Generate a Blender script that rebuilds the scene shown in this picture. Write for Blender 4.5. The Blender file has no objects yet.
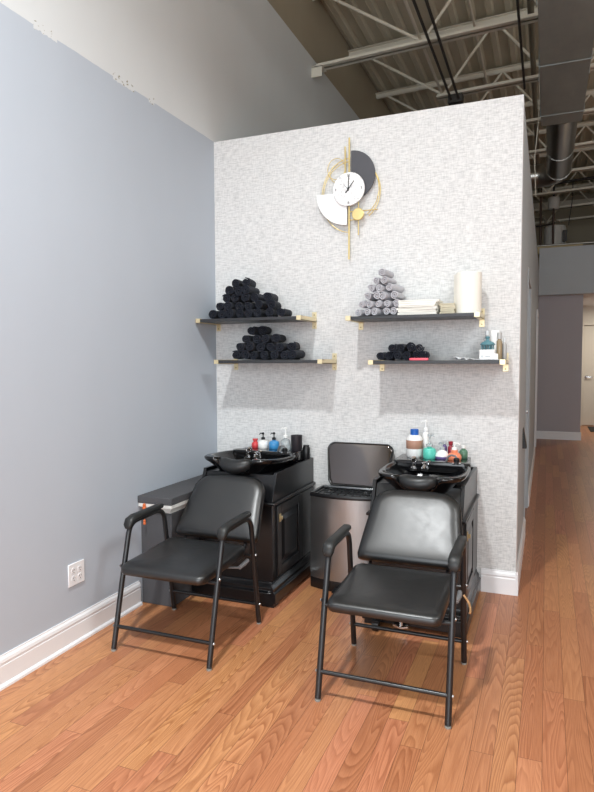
import bpy, bmesh, math, random
from mathutils import Vector, Matrix
from math import sin, cos, pi, radians
random.seed(7)
SC = bpy.context.scene
COL = SC.collection

# ------------------------------------------------------------------ materials
def lin(c):
    c = c / 255.0
    return c / 12.92 if c <= 0.04045 else ((c + 0.055) / 1.055) ** 2.4
def rgb(r, g, b): return (lin(r), lin(g), lin(b), 1.0)

class NT:
    def __init__(self, name):
        self.m = bpy.data.materials.new(name); self.m.use_nodes = True
        self.t = self.m.node_tree; self.n = self.t.nodes; self.l = self.t.links
        self.b = self.n['Principled BSDF']
    def new(self, typ, **kw):
        o = self.n.new(typ)
        for k, v in kw.items(): setattr(o, k, v)
        return o
    def link(self, a, b): self.l.new(a, b)
    def put(self, sock, v):
        if isinstance(v, bpy.types.NodeSocket): self.link(v, sock)
        else: sock.default_value = v
    def math(self, op, a, b=0.0, clamp=False):
        o = self.new('ShaderNodeMath', operation=op); o.use_clamp = clamp
        self.put(o.inputs[0], a); self.put(o.inputs[1], b); return o.outputs[0]
    def pos(self):
        return self.new('ShaderNodeTexCoord').outputs['Object']
    def xyz(self, v):
        o = self.new('ShaderNodeSeparateXYZ'); self.link(v, o.inputs[0]); return o.outputs
    def comb(self, x, y, z):
        o = self.new('ShaderNodeCombineXYZ')
        for s, v in zip(o.inputs, (x, y, z)): self.put(s, v)
        return o.outputs[0]
    def scale(self, v, s):
        o = self.new('ShaderNodeVectorMath', operation='MULTIPLY'); self.link(v, o.inputs[0]); o.inputs[1].default_value = s
        return o.outputs[0]
    def noise(self, v, sc=1.0, det=2.0, rough=0.5, dist=0.0):
        o = self.new('ShaderNodeTexNoise'); self.link(v, o.inputs['Vector'])
        o.inputs['Scale'].default_value = sc; o.inputs['Detail'].default_value = det
        o.inputs['Roughness'].default_value = rough; o.inputs['Distortion'].default_value = dist
        return o.outputs[0]
    def ramp(self, f, stops):
        o = self.new('ShaderNodeValToRGB'); self.link(f, o.inputs[0]); e = o.color_ramp.elements
        while len(e) < len(stops): e.new(0.5)
        for k, (p, c) in zip(e, stops):
            k.position = p; k.color = c if not isinstance(c, (int, float)) else (c, c, c, 1)
        return o.outputs[0]
    def mix(self, f, a, b, mode='MIX'):
        o = self.new('ShaderNodeMix', data_type='RGBA', blend_type=mode)
        self.put(o.inputs[0], f); self.put(o.inputs[6], a); self.put(o.inputs[7], b); return o.outputs[2]
    def bump(self, h, strength=0.2, dist=0.002):
        o = self.new('ShaderNodeBump'); o.inputs['Strength'].default_value = strength
        o.inputs['Distance'].default_value = dist; self.link(h, o.inputs['Height'])
        self.link(o.outputs[0], self.b.inputs['Normal'])
    def set(self, col=None, rough=0.5, metal=0.0, spec=None, **kw):
        if col is not None: self.put(self.b.inputs['Base Color'], col)
        self.put(self.b.inputs['Roughness'], rough); self.b.inputs['Metallic'].default_value = metal
        if spec is not None: self.b.inputs['Specular IOR Level'].default_value = spec
        for k, v in kw.items(): self.b.inputs[k].default_value = v
        return self

M = {}
def plain(name, c, rough=0.5, metal=0.0, spec=None, var=0.06, sc=40, bump=0.0, **kw):
    t = NT(name); p = t.pos()
    n = t.noise(p, sc, 3)
    d = tuple(x * (1 - var) for x in c[:3]) + (1,)
    e = tuple(min(1, x * (1 + var)) for x in c[:3]) + (1,)
    t.set(t.mix(n, d, e), rough, metal, spec, **kw)
    if bump: t.bump(n, bump, 0.002)
    M[name] = t.m; return t.m

# painted left wall: blue grey up to the ragged paint line, white above, raw beige block near the deck
t = NT('left_wall_paint'); p = t.pos(); x, y, z = t.xyz(p)
rag = t.noise(t.comb(0.0, t.math('MULTIPLY', y, 9.0), 0.0), 1.0, 5, 0.7)
rag = t.math('MULTIPLY', t.math('SUBTRACT', rag, 0.5), 0.012)
chip = t.math('GREATER_THAN', t.noise(t.comb(0.0, t.math('MULTIPLY', y, 3.4), 3.0), 1.0, 2), 0.56)
chipz = t.math('MULTIPLY', chip, t.math('MULTIPLY', t.noise(t.comb(1.0, t.math('MULTIPLY', y, 40.0), 0.0), 1.0, 2), 0.03))
edge = t.math('ADD', t.math('ADD', z, rag), chipz)
isw = t.math('GREATER_THAN', edge, 3.008)
roll = t.noise(t.scale(p, (1, 3, 1.2)), 1.4, 3)
blue = t.mix(roll, rgb(181, 189, 199), rgb(185, 193, 203))
white = t.mix(roll, rgb(212, 215, 216), rgb(217, 220, 221))
flake = t.math('MULTIPLY', t.math('GREATER_THAN', t.noise(t.scale(p, (1, 30, 60)), 1.0, 3), 0.6),
               t.math('MULTIPLY', chip, t.math('MULTIPLY', isw, t.math('LESS_THAN', edge, 3.05))))
white = t.mix(flake, white, rgb(150, 146, 130))
t.set(t.mix(isw, blue, white), 0.6, spec=0.3)
t.bump(t.noise(p, 90, 2), 0.05, 0.001); M['left_wall'] = t.m

plain('beige_block', rgb(166, 156, 136), 0.85, var=0.06, sc=3)
plain('grey_paint', rgb(182, 189, 194), 0.6, var=0.02, sc=3)
plain('mauve_paint', rgb(178, 173, 178), 0.6, var=0.02, sc=3)
plain('white_paint', rgb(222, 221, 216), 0.6, var=0.02, sc=3)
plain('trim_white', rgb(236, 236, 238), 0.35, var=0.02, sc=5)
plain('door_cream', rgb(214, 206, 190), 0.45, var=0.02, sc=3)

# woven linen wallpaper
t = NT('linen_wallpaper'); p = t.pos()
h1 = t.noise(t.scale(p, (20, 1, 120)), 1.0, 3, 0.6)
h2 = t.noise(t.scale(p, (120, 1, 24)), 1.0, 3, 0.6)
big = t.noise(t.scale(p, (9, 1, 9)), 1.0, 2)
a = t.ramp(h1, [(0.36, 0.0), (0.58, 1.0)]); b = t.ramp(h2, [(0.34, 0.0), (0.58, 1.0)])
f = t.math('ADD', t.math('MULTIPLY', a, 0.60), t.math('MULTIPLY', b, 0.40))
f = t.math('ADD', t.math('MULTIPLY', f, 0.85), t.math('MULTIPLY', big, 0.2), True)
t.set(t.mix(f, rgb(182, 183, 183), rgb(226, 226, 225)), 0.8, spec=0.2)
t.bump(f, 0.25, 0.002); M['wallpaper'] = t.m

# oak strip floor, boards along y
t = NT('oak_strip_floor'); p = t.pos(); x, y, z = t.xyz(p)
BW = 0.083
u = t.math('DIVIDE', x, BW); row = t.math('FLOOR', u); fx = t.math('FRACT', u)
wr = t.new('ShaderNodeTexWhiteNoise', noise_dimensions='1D'); t.link(row, wr.inputs['W'])
rv = wr.outputs['Value']
blen = t.math('ADD', 0.75, t.math('MULTIPLY', rv, 0.75))
v = t.math('ADD', t.math('DIVIDE', y, blen), t.math('MULTIPLY', rv, 37.3))
seg = t.math('FLOOR', v); fy = t.math('FRACT', v)
wb = t.new('ShaderNodeTexWhiteNoise', noise_dimensions='2D'); t.link(t.comb(row, seg, 0.0), wb.inputs['Vector'])
bid = wb.outputs['Value']; bcol = wb.outputs['Color']
br, bg, bb = t.xyz(bcol)
# cathedral grain: contour lines of a stretched noise, different for each board
gv = t.comb(t.math('ADD', t.math('MULTIPLY', x, 9.5), t.math('MULTIPLY', br, 91.0)),
            t.math('ADD', t.math('MULTIPLY', y, 0.75), t.math('MULTIPLY', bg, 57.0)), t.math('MULTIPLY', bb, 33.0))
gn = t.noise(gv, 1.0, 1.6, 0.35, 0.1)
ring = t.math('FRACT', t.math('MULTIPLY', gn, 32.0))
ring = t.ramp(ring, [(0.0, 0.0), (0.12, 1.0), (0.38, 0.55), (0.8, 0.12), (1.0, 0.0)])
fine = t.noise(t.comb(t.math('MULTIPLY', x, 330.0), t.math('MULTIPLY', y, 9.0), bid), 1.0, 3, 0.65)
base = t.ramp(bid, [(0.0, rgb(180, 119, 84)), (0.3, rgb(194, 135, 94)), (0.55, rgb(203, 146, 98)), (0.78, rgb(198, 132, 99)), (1.0, rgb(186, 124, 86))])
dark = t.mix(1.0, base, (0.52, 0.39, 0.32, 1), 'MULTIPLY')
gs = t.math('MULTIPLY', ring, t.math('ADD', 0.30, t.math('MULTIPLY', bb, 0.55)))
c = t.mix(gs, base, dark)
c = t.mix(t.math('MULTIPLY', t.ramp(fine, [(0.45, 0.0), (0.7, 1.0)]), 0.4), c, dark)
gap = t.math('MAXIMUM', t.math('LESS_THAN', t.math('MINIMUM', fx, t.math('SUBTRACT', 1.0, fx)), 0.012),
             t.math('LESS_THAN', t.math('MULTIPLY', t.math('MINIMUM', fy, t.math('SUBTRACT', 1.0, fy)), blen), 0.0011))
c = t.mix(t.math('MULTIPLY', gap, 0.65), c, rgb(70, 38, 22))
t.set(c, 0.34, spec=0.4)
t.bump(t.math('SUBTRACT', t.math('MULTIPLY', fine, 0.15), gap), 0.25, 0.001); M['oak'] = t.m

# steel deck: ribs along y
plain('deck', rgb(206, 200, 180), 0.75, var=0.1, sc=2)
plain('joist_paint', rgb(224, 219, 204), 0.6, var=0.05, sc=6)
plain('conduit_dark', rgb(62, 60, 56), 0.5)
plain('pipe_beige', rgb(130, 122, 106), 0.6)
plain('pipe_black', rgb(46, 42, 40), 0.5)
plain('pipe_brown', rgb(72, 52, 40), 0.5)
plain('wood_board', rgb(196, 178, 140), 0.7)
t = NT('galvanised'); p = t.pos()
n1 = t.noise(t.scale(p, (5, 1.2, 5)), 1.0, 4, 0.6); n2 = t.noise(p, 14, 3)
t.set(t.mix(n1, rgb(122, 132, 130), rgb(160, 168, 166)), t.math('ADD', 0.5, t.math('MULTIPLY', n2, 0.2)), 0.3); M['galv'] = t.m
plain('duct_bright', rgb(170, 168, 162), 0.28, 0.95, var=0.1, sc=4)
plain('heater_white', rgb(196, 194, 188), 0.4)

# furniture
t = NT('black_vinyl'); p = t.pos()
vo = t.new('ShaderNodeTexVoronoi'); t.link(p, vo.inputs['Vector']); vo.inputs['Scale'].default_value = 420
n = t.noise(p, 26, 4, 0.6)
t.set(t.mix(n, rgb(11, 12, 13), rgb(16, 17, 18)), t.math('ADD', 0.31, t.math('MULTIPLY', n, 0.12)), spec=0.75)
t.b.inputs['Coat Weight'].default_value = 0.3; t.b.inputs['Coat Roughness'].default_value = 0.36
t.bump(t.math('ADD', t.math('MULTIPLY', vo.outputs['Distance'], 0.3), t.math('MULTIPLY', n, 1.5)), 0.10, 0.001); M['vinyl'] = t.m
plain('black_metal', rgb(24, 24, 26), 0.32, spec=0.6)
plain('arm_rubber', rgb(30, 31, 31), 0.45, spec=0.5)
plain('black_laminate', rgb(13, 14, 17), 0.28, spec=0.55, var=0.1, sc=14)
plain('black_gloss', rgb(14, 14, 16), 0.14, spec=0.6)
plain('neck_gel', rgb(34, 35, 36), 0.38, spec=0.5)
plain('chrome', rgb(214, 214, 216), 0.1, 1.0, var=0.02)
plain('bolt_steel', rgb(190, 190, 192), 0.3, 0.9)
plain('lever_grey', rgb(120, 120, 122), 0.4)
plain('tan_hook', rgb(206, 160, 110), 0.4)
plain('clear_glide', rgb(150, 147, 140), 0.3)
plain('brass', rgb(232, 216, 176), 0.35, 0.6, var=0.04)
plain('brass_old', rgb(186, 170, 132), 0.35, 0.7)
plain('shelf_black', rgb(48, 49, 52), 0.4, spec=0.5, var=0.12, sc=9)
t = NT('brushed_steel'); p = t.pos()
n = t.noise(t.scale(p, (160, 160, 4)), 1.0, 2)
t.set(t.mix(n, rgb(172, 175, 177), rgb(180, 183, 185)), t.math('ADD', 0.27, t.math('MULTIPLY', n, 0.04)), 0.95)
M['steel'] = t.m
plain('lid_mirror', rgb(104, 98, 96), 0.07, 1.0, var=0.02)
plain('black_plastic', rgb(22, 22, 24), 0.35, spec=0.5)
t = NT('felt_grey'); p = t.pos(); n = t.noise(p, 260, 3, 0.7)
t.set(t.mix(n, rgb(60, 60, 63), rgb(98, 98, 101)), 0.85, spec=0.2); t.bump(n, 0.2, 0.002); M['felt'] = t.m
plain('melamine_white', rgb(226, 225, 221), 0.4)
plain('orange_cord', rgb(214, 108, 56), 0.6)

def terry(name, c0, c1):
    t = NT(name); p = t.pos(); n = t.noise(p, 340, 3, 0.7); w = t.noise(p, 40, 2)
    t.set(t.mix(t.math('ADD', t.math('MULTIPLY', n, 0.6), t.math('MULTIPLY', w, 0.4)), c0, c1), 0.95, spec=0.1)
    t.b.inputs['Sheen Weight'].default_value = 0.08
    t.bump(n, 0.6, 0.004); M[name] = t.m
terry('terry_black', rgb(20, 22, 29), rgb(46, 50, 60))
terry('terry_grey', rgb(170, 169, 175), rgb(206, 205, 210))
terry('cloth_cream', rgb(228, 226, 217), rgb(242, 240, 232))
terry('cloth_beige', rgb(196, 186, 160), rgb(216, 208, 186))
plain('paper_cream', rgb(240, 237, 227), 0.9, var=0.03, sc=200, bump=0.15)
plain('sheet_clear', rgb(226, 228, 230), 0.2, spec=0.6)
# clock
t = NT('marble_dial'); p = t.pos(); n = t.noise(p, 14, 6, 0.6, 1.6)
t.set(t.mix(t.ramp(n, [(0.46, 0.0), (0.5, 1.0), (0.54, 0.0)]), rgb(243, 243, 243), rgb(196, 196, 198)), 0.3); M['marble'] = t.m
plain('clock_white', rgb(246, 246, 246), 0.4, var=0.01)
plain('clock_dark', rgb(70, 70, 76), 0.5, var=0.03)
plain('clock_gold', rgb(226, 204, 142), 0.35, 0.6)
plain('hand_black', rgb(28, 28, 28), 0.5)
# bottles
for nm, c, r in [('p_white', (240, 240, 238), .3), ('p_red', (206, 66, 70), .35), ('p_blue', (62, 140, 196), .3), ('p_capblue', (26, 92, 176), .3),
                 ('p_mint', (92, 200, 180), .3), ('p_orange', (238, 140, 104), .3), ('p_dred', (150, 36, 54), .3), ('p_green', (86, 122, 100), .3),
                 ('p_brownlabel', (168, 128, 108), .5), ('p_purple', (96, 78, 130), .4), ('p_teal', (92, 136, 146), .5), ('p_silver', (176, 176, 174), .3),
                 ('p_amber', (150, 132, 104), .25), ('p_pink', (226, 92, 108), .4), ('p_charcoal', (44, 40, 44), .35), ('p_pale', (214, 220, 222), .25),
                 ('p_greytext', (150, 156, 160), .5)]:
    plain(nm, rgb(*c), r, var=0.03)
t = NT('p_clear'); p = t.pos(); n = t.noise(p, 20, 2)
t.set(t.mix(n, rgb(214, 222, 224), rgb(232, 238, 240)), 0.12, **{'Transmission Weight': 0.6}); M['p_clear'] = t.m
plain('mat_dark', rgb(52, 50, 46), 0.9)

# ------------------------------------------------------------------ mesh helpers
class MB:
    def __init__(self): self.bm = bmesh.new()
    def box(self, x0, x1, y0, y1, z0, z1, mat=None):
        vs = [self.bm.verts.new(Vector(c)) for c in [(x0,y0,z0),(x1,y0,z0),(x1,y1,z0),(x0,y1,z0),(x0,y0,z1),(x1,y0,z1),(x1,y1,z1),(x0,y1,z1)]]
        if mat is not None:
            for v in vs: v.co = mat @ v.co
        for f in [(3,2,1,0),(4,5,6,7),(0,1,5,4),(1,2,6,5),(2,3,7,6),(3,0,4,7)]: self.bm.faces.new([vs[i] for i in f])
        return self
    def rings(self, rings, closed_ring=True, cap0=True, cap1=True):
        R = [[self.bm.verts.new(Vector(c)) for c in r] for r in rings]
        n = len(R[0])
        for a, b in zip(R[:-1], R[1:]):
            for i in range(n if closed_ring else n - 1):
                j = (i + 1) % n
                self.bm.faces.new([a[i], a[j], b[j], b[i]])
        if closed_ring and cap0: self.bm.faces.new(list(reversed(R[0])))
        if closed_ring and cap1: self.bm.faces.new(R[-1])
        return self
    def tube(self, path, r, seg=12, closed=False, caps=True):
        P = [Vector(q) for q in path]; n = len(P); rr = r if isinstance(r, (list, tuple)) else [r] * n
        T = []
        for i in range(n):
            if closed: d = P[(i + 1) % n] - P[i - 1]
            else: d = P[min(i + 1, n - 1)] - P[max(i - 1, 0)]
            T.append(d.normalized())
        up = Vector((0, 0, 1)) if abs(T[0].z) < 0.9 else Vector((1, 0, 0))
        N = (up - T[0] * up.dot(T[0])).normalized(); rings = []
        for i in range(n):
            N = (N - T[i] * N.dot(T[i])).normalized(); B = T[i].cross(N)
            rings.append([P[i] + (N * cos(a) + B * sin(a)) * rr[i] for a in [2 * pi * k / seg for k in range(seg)]])
        if closed:
            rings.append(rings[0][:]); self.rings(rings, True, False, False); bmesh.ops.remove_doubles(self.bm, verts=self.bm.verts, dist=1e-6)
        else: self.rings(rings, True, caps, caps)
        return self
    def sweep(self, path, prof, side=Vector((1, 0, 0))):
        # prof: list of (s, n): s along 'side', n along the normal
        P = [Vector(q) for q in path]; rings = []
        for i in range(len(P)):
            T = (P[min(i + 1, len(P) - 1)] - P[max(i - 1, 0)]).normalized(); N = side.cross(T).normalized()
            pr = prof[i] if isinstance(prof[0][0], (list, tuple)) else prof
            rings.append([P[i] + side * s + N * q for s, q in pr])
        return self.rings(rings)
    def lathe(self, prof, c=(0, 0, 0), seg=24, axis='z'):
        rings = []
        for r, h in prof:
            ring = []
            for k in range(seg):
                a = 2 * pi * k / seg
                if axis == 'z': q = (r * cos(a), r * sin(a), h)
                elif axis == 'y': q = (r * cos(a), h, -r * sin(a))
                else: q = (h, r * cos(a), r * sin(a))
                ring.append(Vector(c) + Vector(q))
            rings.append(ring)
        return self.rings(rings)
    def prism(self, poly, axis, a, b):
        # poly of 2D points; axis 'x': (y,z), 'y': (x,z), 'z': (x,y)
        def p3(q, h):
            return {'x': (h, q[0], q[1]), 'y': (q[0], h, q[1]), 'z': (q[0], q[1], h)}[axis]
        return self.rings([[p3(q, a) for q in poly], [p3(q, b) for q in poly]])
    def puff(self, outline, levels, mat=None):
        # outline: 2D points about the centre; levels: (inset, height)
        rings = []
        for ins, h in levels:
            ring = []
            for (x, y) in outline:
                L = math.hypot(x, y); k = max(0.0, 1 - ins / L)
                q = Vector((x * k, y * k, h)); ring.append(mat @ q if mat is not None else q)
            rings.append(ring)
        return self.rings(rings)
    def xf(self, mat):
        for v in self.bm.verts: v.co = mat @ v.co
        return self
    def mod(self, fn):
        for v in self.bm.verts: v.co = Vector(fn(v.co.x, v.co.y, v.co.z))
        return self
    def build(self, name, mat, parent=None, bevel=0.0, smooth=True, angle=35, loc=None, subd=0):
        bm = self.bm
        bmesh.ops.recalc_face_normals(bm, faces=bm.faces)
        me = bpy.data.meshes.new(name); bm.to_mesh(me); bm.free()
        if smooth:
            me.polygons.foreach_set('use_smooth', [True] * len(me.polygons))
            me.set_sharp_from_angle(angle=radians(angle))
        me.materials.append(M[mat])
        o = bpy.data.objects.new(name, me); COL.objects.link(o)
        if parent: o.parent = parent
        if loc: o.location = loc
        if bevel:
            md = o.modifiers.new('edge', 'BEVEL'); md.width = bevel; md.segments = 2; md.limit_method = 'ANGLE'; md.angle_limit = radians(40)
            md.harden_normals = False
        if subd:
            md = o.modifiers.new('sub', 'SUBSURF'); md.levels = subd; md.render_levels = subd
        return o

def tag(o, label, cat, group=None, kind=None):
    o['label'] = label; o['category'] = cat
    if group: o['group'] = group
    if kind: o['kind'] = kind
    return o
def thing(name, label, cat, loc=(0, 0, 0), rz=0.0, group=None):
    o = bpy.data.objects.new(name, None); COL.objects.link(o); o.location = loc; o.rotation_euler = (0, 0, rz)
    o.empty_display_size = 0.1
    return tag(o, label, cat, group)
def struct(o, label=None):
    o['kind'] = 'structure'
    if label: o['label'] = label
    return o
def copy_tree(o, parent=None):
    c = o.copy(); COL.objects.link(c); c.parent = parent
    for ch in list(o.children): copy_tree(ch, c)
    return c
def rounded_rect(w, d, r, n=6):
    pts = []
    for cx, cy, a0 in [(w - r, d - r, 0), (-(w - r), d - r, 90), (-(w - r), -(d - r), 180), (w - r, -(d - r), 270)]:
        for k in range(n + 1):
            a = radians(a0 + 90 * k / n); pts.append((cx + r * cos(a), cy + r * sin(a)))
    return pts
def arc(cx, cy, r, a0, a1, n):
    return [(cx + r * cos(radians(a0 + (a1 - a0) * k / n)), cy + r * sin(radians(a0 + (a1 - a0) * k / n))) for k in range(n + 1)]

# ------------------------------------------------------------------ the room
W = 2.077; ZT = 3.005
RX, FY, BY = 6.2, -7.6, 12.1
struct(MB().box(-0.3, RX, FY, BY, -0.1, 0.0).build('floor', 'oak', smooth=False), 'orange oak strip floor running towards the hallway')
struct(MB().box(-0.15, 0.0, FY, BY, 0.0, 4.47).build('wall_left', 'left_wall', smooth=False), 'blue grey left wall with unpainted white band above')
struct(MB().box(-0.2, -0.02, FY, BY, 4.47, 5.3).build('wall_left_upper', 'beige_block', smooth=False), 'beige upper wall strip below the roof deck')
struct(MB().box(0.0, W, 0.0, 0.12, 0.0, ZT).build('wall_back', 'wallpaper', smooth=False), 'partition wall in pale woven wallpaper behind the shelves')
struct(MB().box(W - 0.0005, W + 0.0015, 0.0, 0.12, 0.0, ZT).build('trim_1', 'trim_white', smooth=False), 'white corner edge of the wallpapered partition')
# hallway side of the partition: wall with two doorways
w = MB()
for y0, y1, z0, z1 in [(0.12, 1.50, 0, ZT), (1.50, 2.40, 2.12, ZT), (2.40, 6.05, 0, ZT), (6.05, 6.95, 2.12, ZT), (6.95, 8.1, 0, ZT)]:
    w.box(W - 0.13, W, y0, y1, z0, z1)
struct(w.build('wall_hall', 'grey_paint', smooth=False), 'grey hallway side of the partition')
for i, (y0, y1) in enumerate([(1.50, 2.40), (6.05, 6.95)]):
    d = struct(MB().box(W - 0.10, W - 0.055, y0 + 0.02, y1 - 0.02, 0.005, 2.10).build('door_%d' % (i + 1), 'grey_paint', bevel=0.003), 'grey hallway door in the partition side, %s' % ('nearer' if i == 0 else 'farther'))
    MB().lathe([(0.0, 0), (0.028, 0), (0.028, 0.01), (0.012, 0.014), (0.012, 0.035), (0.024, 0.038), (0.022, 0.046), (0.0, 0.048)], (W - 0.055, y1 - 0.09, 0.95), 16, 'x').build('door_handle', 'chrome', d)
    tr = MB()
    ct = 0.007 if i == 0 else 0.016
    tr.box(W, W + ct, y0 - 0.07, y0, 0, 2.19).box(W, W + ct, y1, y1 + 0.07, 0, 2.19).box(W, W + ct, y0, y1, 2.12, 2.19)
    struct(tr.build('trim_%d' % (i + 2), 'grey_paint' if i == 0 else 'trim_white', bevel=0.003), 'casing round the %s hallway door' % ('nearer' if i == 0 else 'farther'))
tag(MB().prism([(W, 0.945), (W + 0.006, 0.945), (W + 0.030, 0.80), (W, 0.80)], 'y', 0.80, 0.92).build('wall_holder', 'black_plastic', bevel=0.004),
    'small black wedge-shaped holder on the hallway side of the partition', 'wall holder')

# front wall with shop windows behind the camera, right wall
f = MB().box(-0.3, RX, FY - 0.15, FY, 0.0, 0.35).box(-0.3, RX, FY - 0.15, FY, 3.9, 5.4).box(-0.3, 0.25, FY - 0.15, FY, 0.35, 3.9).box(5.75, RX, FY - 0.15, FY, 0.35, 3.9)
struct(f.build('wall_front', 'white_paint', smooth=False))
f = MB()
for x in (0.25, 2.05, 3.87, 5.69): f.box(x, x + 0.06, FY - 0.10, FY - 0.02, 0.35, 3.9)
f.box(0.25, 5.75, FY - 0.10, FY - 0.02, 0.35, 0.42).box(0.25, 5.75, FY - 0.10, FY - 0.02, 2.75, 2.81).box(0.25, 5.75, FY - 0.10, FY - 0.02, 3.84, 3.9)
struct(f.build('window_1', 'black_metal', smooth=False))
struct(MB().box(RX, RX + 0.15, FY, BY, 0.0, 5.5).build('wall_right', 'white_paint', smooth=False))
struct(MB().box(-0.2, RX, BY, BY + 0.15, 0.0, 5.5).build('wall_far', 'beige_block', smooth=False), 'beige far wall above the hallway bulkhead')

# far end of the hallway
HY = 8.0
struct(MB().box(W, RX, HY - 0.12, HY, 2.58, 3.40).build('wall_bulkhead', 'grey_paint', smooth=False), 'grey bulkhead above the far end of the hallway')
struct(MB().box(W - 0.1, 2.807, HY + 0.1, 10.8, 0.0, 2.58).build('wall_hall_end', 'mauve_paint', smooth=False), 'shaded mauve grey wall at the end of the hallway')
struct(MB().box(W, RX, HY, BY, 2.581, 2.64).build('ceiling_alcove', 'white_paint', smooth=False), 'low ceiling over the alcove')
struct(MB().box(W, RX, HY, BY, 3.33, 3.399).build('ceiling_platform', 'wood_board', smooth=False))
struct(MB().box(2.807, 2.95, 10.8, 10.9, 0, 2.58).box(2.95, 3.87, 10.8, 10.9, 2.17, 2.58).box(3.87, RX, 10.8, 10.9, 0, 2.58).build('wall_alcove', 'door_cream', smooth=False), 'cream wall around the alcove door')
d = struct(MB().box(2.965, 3.855, 10.815, 10.86, 0.01, 2.16).build('door_3', 'door_cream', bevel=0.003), 'cream door at the far end of the hallway')
h = MB().lathe([(0.0, 0), (0.033, 0), (0.033, -0.012), (0.014, -0.018), (0.014, -0.05), (0.0, -0.052)], (3.03, 10.815, 1.06), 16, 'y')
h.tube([(3.03, 10.768, 1.06), (3.07, 10.765, 1.062), (3.15, 10.77, 1.055)], 0.011, 10); h.build('door_handle', 'chrome', d)
struct(MB().box(2.90, 2.965, 10.77, 10.8, 0, 2.23).box(3.855, 3.92, 10.77, 10.8, 0, 2.23).box(2.965, 3.855, 10.77, 10.8, 2.17, 2.23).build('trim_4', 'door_cream', bevel=0.003), 'cream casing round the alcove door')
m = MB().box(3.06, 3.9, 9.55, 10.55, 0.0, 0.012).build('door_mat', 'mat_dark', bevel=0.004)
tag(m, 'dark mat on the floor before the far cream door', 'mat')

# baseboards
def base_profile(shoe):
    p = [(0, 0)]
    p += [(0.026, 0), (0.025, 0.011), (0.019, 0.018)] if shoe else [(0.016, 0)]
    p += [(0.015, 0.020), (0.015, 0.098), (0.012, 0.102), (0.012, 0.110), (0.016, 0.114), (0.013, 0.128), (0.006, 0.137), (0.005, 0.144), (0, 0.144)]
    return p
struct(MB().prism([(FY + 0.0, 0), (FY + 0.0, 0)] and [(q[0], q[1]) for q in base_profile(True)], 'y', FY, -0.968).build('baseboard_left', 'trim_white', angle=25), 'white moulded baseboard along the blue grey wall')
def base_run(name, x0, x1, label):
    b = MB().prism([(-q[0], q[1]) for q in base_profile(False)], 'x', x0, x1)
    return struct(b.build(name, 'trim_white', angle=25), label)
base_run('baseboard_back', 1.873, W + 0.012, 'white moulded baseboard right of the washing unit')
base_run('baseboard_back_bin', 0.81, 1.30, 'white baseboard behind the steel bin')
for nm, y0, y1, lb in [('baseboard_hall', -0.016, 1.43, 'white baseboard on the hallway side of the partition'), ('baseboard_hall_far', 2.47, 5.98, 'white baseboard farther down the hallway')]:
    struct(MB().prism([(W + q[0], q[1]) for q in base_profile(False)], 'y', y0, y1).build(nm, 'trim_white', angle=25), lb)
struct(MB().prism([(HY + 0.1 - q[0], q[1]) for q in base_profile(True)], 'x', W, 2.822).build('baseboard_hall_end', 'trim_white', angle=25), 'white baseboard under the mauve grey hall end wall')

# roof deck (ribs along y) and what hangs below it
RISE = 0.036
prof = []; x = -0.15; k = 0
while x < RX + 0.1:
    z = 5.15 + RISE * x
    prof += [(x, z), (x + 0.055, z), (x + 0.075, z + 0.045), (x + 0.17, z + 0.045), (x + 0.19, z)]
    x += 0.19
top = [(q[0], 5.6) for q in (prof[-1], prof[0])]
struct(MB().prism(prof + top, 'y', FY, BY).build('ceiling', 'deck', smooth=False), 'ribbed beige steel roof deck')

ORD = ['first', 'second', 'third', 'fourth', 'fifth', 'sixth', 'seventh', 'eighth']
def angle_chord(mb, x0, x1, y, z, up):
    for s in (-1, 1):
        zz = lambda x: z + RISE * x
        a, b = sorted((y + s * 0.012, y + s * 0.058))
        for (ya, yb, za, zb) in [(a, b, 0, 0.007), ((a if s > 0 else b - 0.007), (a + 0.007 if s > 0 else b), 0, 0.045 * up)]:
            z0, z1 = sorted((za, zb))
            mb.rings([[(x, ya, zz(x) + z0), (x, yb, zz(x) + z0), (x, yb, zz(x) + z1), (x, ya, zz(x) + z1)] for x in (x0, x1)])
    return mb
for i in range(8):
    y = 2.06 + 1.27 * i
    j = thing('roof_joist', 'cream steel roof joist, %s from the front under the ribbed deck' % ORD[i], 'roof joist', (0, y, 0), 0, 'roof joists')
    angle_chord(MB(), -0.02, RX, 0, 5.105, -1).build('top_chord', 'joist_paint', j, smooth=False)
    x0 = 0.03 if i == 0 else 1.02
    angle_chord(MB(), x0, RX, 0, 4.372, 1).build('bottom_chord', 'joist_paint', j, smooth=False)
    pts = [(0.12, 5.08)]; xx = 1.09; low = True
    while xx < 6.0:
        pts.append((xx, (4.405 if low else 5.08) + RISE * xx)); xx += 0.55; low = not low
    for (xa, za), (xb, zb) in zip(pts[:-1], pts[1:]):
        MB().tube([(xa, 0, za), (xb, 0, zb)], 0.015, 8).build('web', 'joist_paint', j)
    if i == 0:
        MB().box(0.0, 0.11, -0.07, -0.062, 4.27, 4.38).box(0.0, 0.11, -0.07, 0.07, 4.364, 4.372).build('bracket', 'joist_paint', j, smooth=False)
def run(name, mat, path, r, label, cat, group=None, seg=10):
    return tag(MB().tube(path, r, seg).build(name, mat), label, cat, group)
run('bridging_bar', 'joist_paint', [(1.07, -1.5, 4.47), (1.07, 11.0, 4.47)], 0.014, 'left thin cream bridging bar crossing the roof joists', 'bar', 'joist bridging bars')
run('bridging_bar', 'joist_paint', [(1.45, -1.5, 5.02), (1.45, 11.0, 5.02)], 0.014, 'right thin cream bridging bar crossing the roof joists', 'bar', 'joist bridging bars')
run('conduit', 'conduit_dark', [(1.165, -2.0, 4.36), (1.185, 3.30, 4.36)], 0.013, 'left one of two thin dark conduits under the roof joists', 'conduit', 'conduits')
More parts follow.
